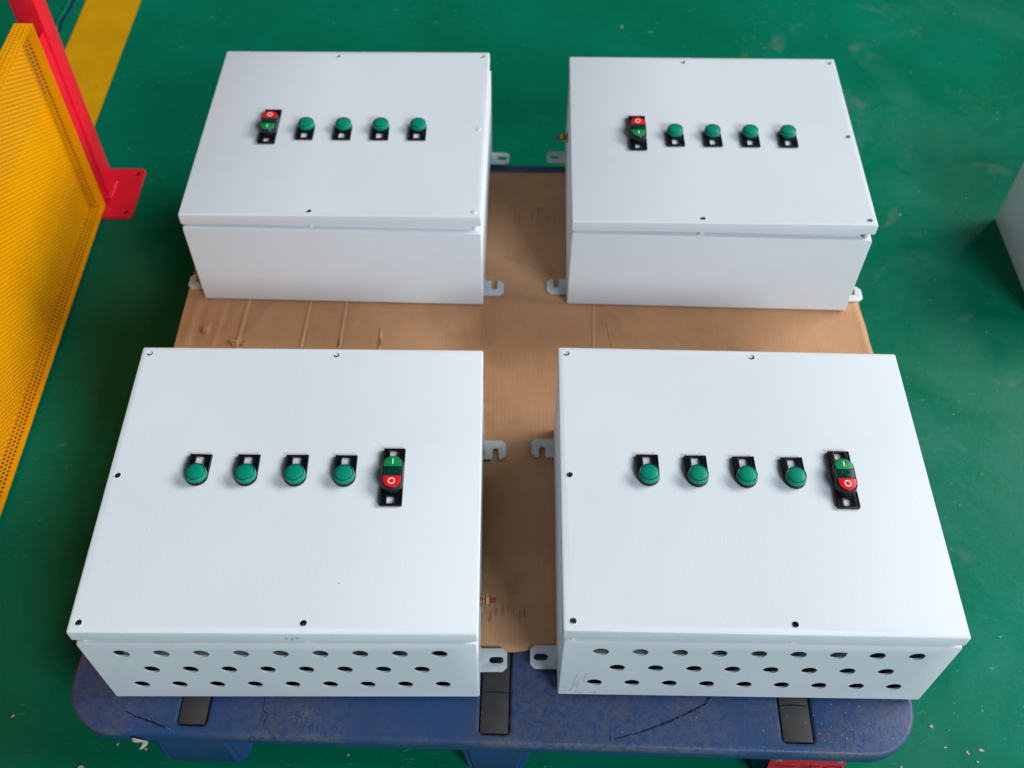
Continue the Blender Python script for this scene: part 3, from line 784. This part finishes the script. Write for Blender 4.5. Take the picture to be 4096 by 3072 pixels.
bm = bmesh.new(); bm_box(bm, PX + .0265, PX + FW, Y0, Y1, PBOT - .0015, PBOT + .0005)
link('bottom_edge', bm_me('bottom_edge', bm, sm=False), M['yellow'], gd)
def end_flange(y, s):
    n_ = int((PTOP - PBOT - .022) / PU)
    fe = py_me('end_flange', [perf(n_, 2, (PTOP - PBOT - .022) / n_, .0085, .0033, (PX + .001, y, PBOT + .001), (0, 0, 1), (1, 0, 0), .0015 * s)])
    prop(link('end_flange', fe, M['yellow'], gd), kind='stuff')
    bm = bmesh.new(); bm_box(bm, PX + .0180, PX + FW, min(y, y + .0015), max(y, y + .0015), PBOT, PTOP - .0016); bm_box(bm, PX + .001, PX + .0180, min(y, y + .0015), max(y, y + .0015), PTOP - .021, PTOP - .0016)
    link('end_strip', bm_me('end_strip', bm, sm=False), M['yellow'], gd)
end_flange(Y1 - .0015, 1); end_flange(Y0 + .001, 1)
# posts
def post(y0, first=True):
    # y0: offset of the post centre from the barrier origin
    bm = bmesh.new(); loft(bm, [ring_rr(.0275, .0275, .004, .008, 4, 0, y0), ring_rr(.0275, .0275, .004, 1.10, 4, 0, y0)])
    p = link('post', bm_me('post', bm), M['red'], gd)
    bp = link('base_plate', sheet('base_plate', rrect(-.095, .095, -.090, .090, .012, 5), [circ(.078, .070, .0065, 16), circ(.078, -.072, .0065, 16), circ(-.078, .070, .0065, 16), circ(-.078, -.072, .0065, 16)], .008, .0012, 2), M['red'], p, loc=(-.002, y0 - .008, 0))
    # weld seam round the foot
    for (xa, ya, xb, yb) in ((.029, -.026, .029, .026), (-.026, -.029, .026, -.029)):
        wb = bmesh.new()
        for i in range(14):
            f = i / 13
            bmesh.ops.create_icosphere(wb, subdivisions=1, radius=.0055, matrix=Matrix.Translation((xa + (xb - xa) * f, y0 + ya + (yb - ya) * f, .0105)))
        link('weld_bead', bm_me('weld_bead', wb, 80), M['red'], p)
    return p
p1 = post(0)
brk = box_me('panel_bar', -.0035, .0035, -.058, -.0275, .020, .487, bev=.0025, seg=2)
link('panel_bar', brk, M['red'], p1, loc=(.0195, 0, 0))
p2 = post(Y0 - .058)
link('panel_bar', brk, M['red'], p2, loc=(.0195, Y0 - .058 + .0855, 0))

# ------------------------------------------------------------------ grey cabinet at the right edge
CX, CY, CZ = 1.201, 1.026, ZF + .0005
cab = empty('steel_cabinet', (CX, CY, ZF), 0, 'grey steel box partly cut off by the right edge of the photo', 'cabinet')
bm = bmesh.new(); bm_box(bm, 0, .40, -.34, 0, CZ - ZF, CZ - ZF + .215, bev=.002)
bd = bm_me('body', bm, sm=False)
bd = with_mods(bd, [('BOOLEAN', dict(operation='DIFFERENCE', solver='EXACT', cutter=(lambda: (lambda b: (loft(b, [[(x_, -.0268 + .0035 * math.cos(t), .034 + .0080 * math.sin(t)) for t in [2 * PI * i / 20 for i in range(20)]] for x_ in (-.01, .004)]), bmesh.ops.recalc_face_normals(b, faces=b.faces), bm_me('c', b, sm=False))[2])(bmesh.new()))()))])
smooth(bd)
link('body', bd, M['cab'], cab)
sl = box_me('slot_liner', .0030, .0045, -.036, -.018, .020, .048); link('slot_liner', sl, M['white_print'], cab)


# ------------------------------------------------------------------ chips lying on the floor
def chip(x, y, r, lab, asp=1.6, a=0):
    r *= .68
    n = 7; bm = bmesh.new(); ang = a
    rg = []
    for i in range(n):
        t = 2 * PI * i / n; rr = r * random.uniform(.65, 1.1); u, v = rr * asp * math.cos(t), rr * math.sin(t)
        rg.append((u * math.cos(ang) - v * math.sin(ang), u * math.sin(ang) + v * math.cos(ang)))
    loft(bm, [[(u, v, 0) for u, v in rg], [(u * .9, v * .9, r * .35) for u, v in rg]])
    bmesh.ops.recalc_face_normals(bm, faces=bm.faces)
    o = link('paint_chip', bm_me('paint_chip', bm), M['chip'], loc=(x, y, ZF + .0005)); prop(o, lab, 'paint chip', 'pale chips scattered on the floor')
chip(-.703, -.295, .0030, 'tiny pale chip on floor left of the front left pallet foot', 1.4, .9)
chip(-.652, -.303, .0045, 'brownish chip on floor touching the front left pallet foot', 1.1)
chip(-.757, -.335, .0090, 'largest white round chip on floor near the bottom left photo corner', 1.1)
chip(.725, -.262, .0050, 'pinkish chip on floor just right of the rounded pallet corner', 1.3, -.5)
chip(.802, -.304, .0048, 'white oval chip on floor farthest right near the bottom right photo corner', 2.0, -.2)
chip(.777, -.308, .0032, 'thin slanted pale chip on floor between two oval chips at lower right', 2.6, -1.1)
chip(.741, -.299, .0022, 'short thin white chip on floor below the pinkish chip at lower right', 2.6, 0)
chip(.791, -.324, .0028, 'small pale oval chip lowest on the floor at lower right', 2.0, -.2)
chip(.656, -.333, .0040, 'round white chip on floor just right of the red sign plate', 1.0)
chip(-.301, -.313, .0038, 'white chip on floor between left and middle pallet feet', 1.1)
chip(-.899, -.245, .0035, 'small tan chip on dark floor near the lower left photo edge', 1.5, .6)
chip(.315, 1.838, .0060, 'white chip on green floor beyond the gap between the far boxes', 1.2)
chip(.965, 1.039, .0040, 'small pale chip on worn floor right of the far right box', 1.3)
bm = bmesh.new()
for k in range(260):
    x = random.uniform(.70, 1.5) if random.random() < .75 else random.uniform(-1.0, 1.5); y = random.uniform(-.38, 2.2)
    if x < .72 and -.3 < y < 1.06: continue
    r = random.uniform(.0006, .0018); t0 = random.uniform(0, 6)
    vs = [bm.verts.new((x + r * random.uniform(.6, 1.6) * math.cos(t0 + t), y + r * math.sin(t0 + t), ZF + .0004 + .0006 * (k % 3))) for t in (0, 1.5, 3.1, 4.6)]
    bm.faces.new(vs)
for k in range(36):
    x, y = (random.uniform(.47, .62), random.uniform(-.34, -.27)) if k < 20 else (random.uniform(-.66, .6), random.uniform(-.33, -.275))
    r = random.uniform(.0005, .0012)
    if -.075 < x < -.02 and k > 26: continue
    vs = [bm.verts.new((x + r * math.cos(t), y + r * math.sin(t), -.0070)) for t in (0, 1.5, 3.1, 4.6)]
    bm.faces.new(vs)
prop(link('dust_specks', bm_me('dust_specks', bm, sm=False), M['chip']), 'fine pale specks of grit strewn over floor and pallet', 'grit', kind='stuff')
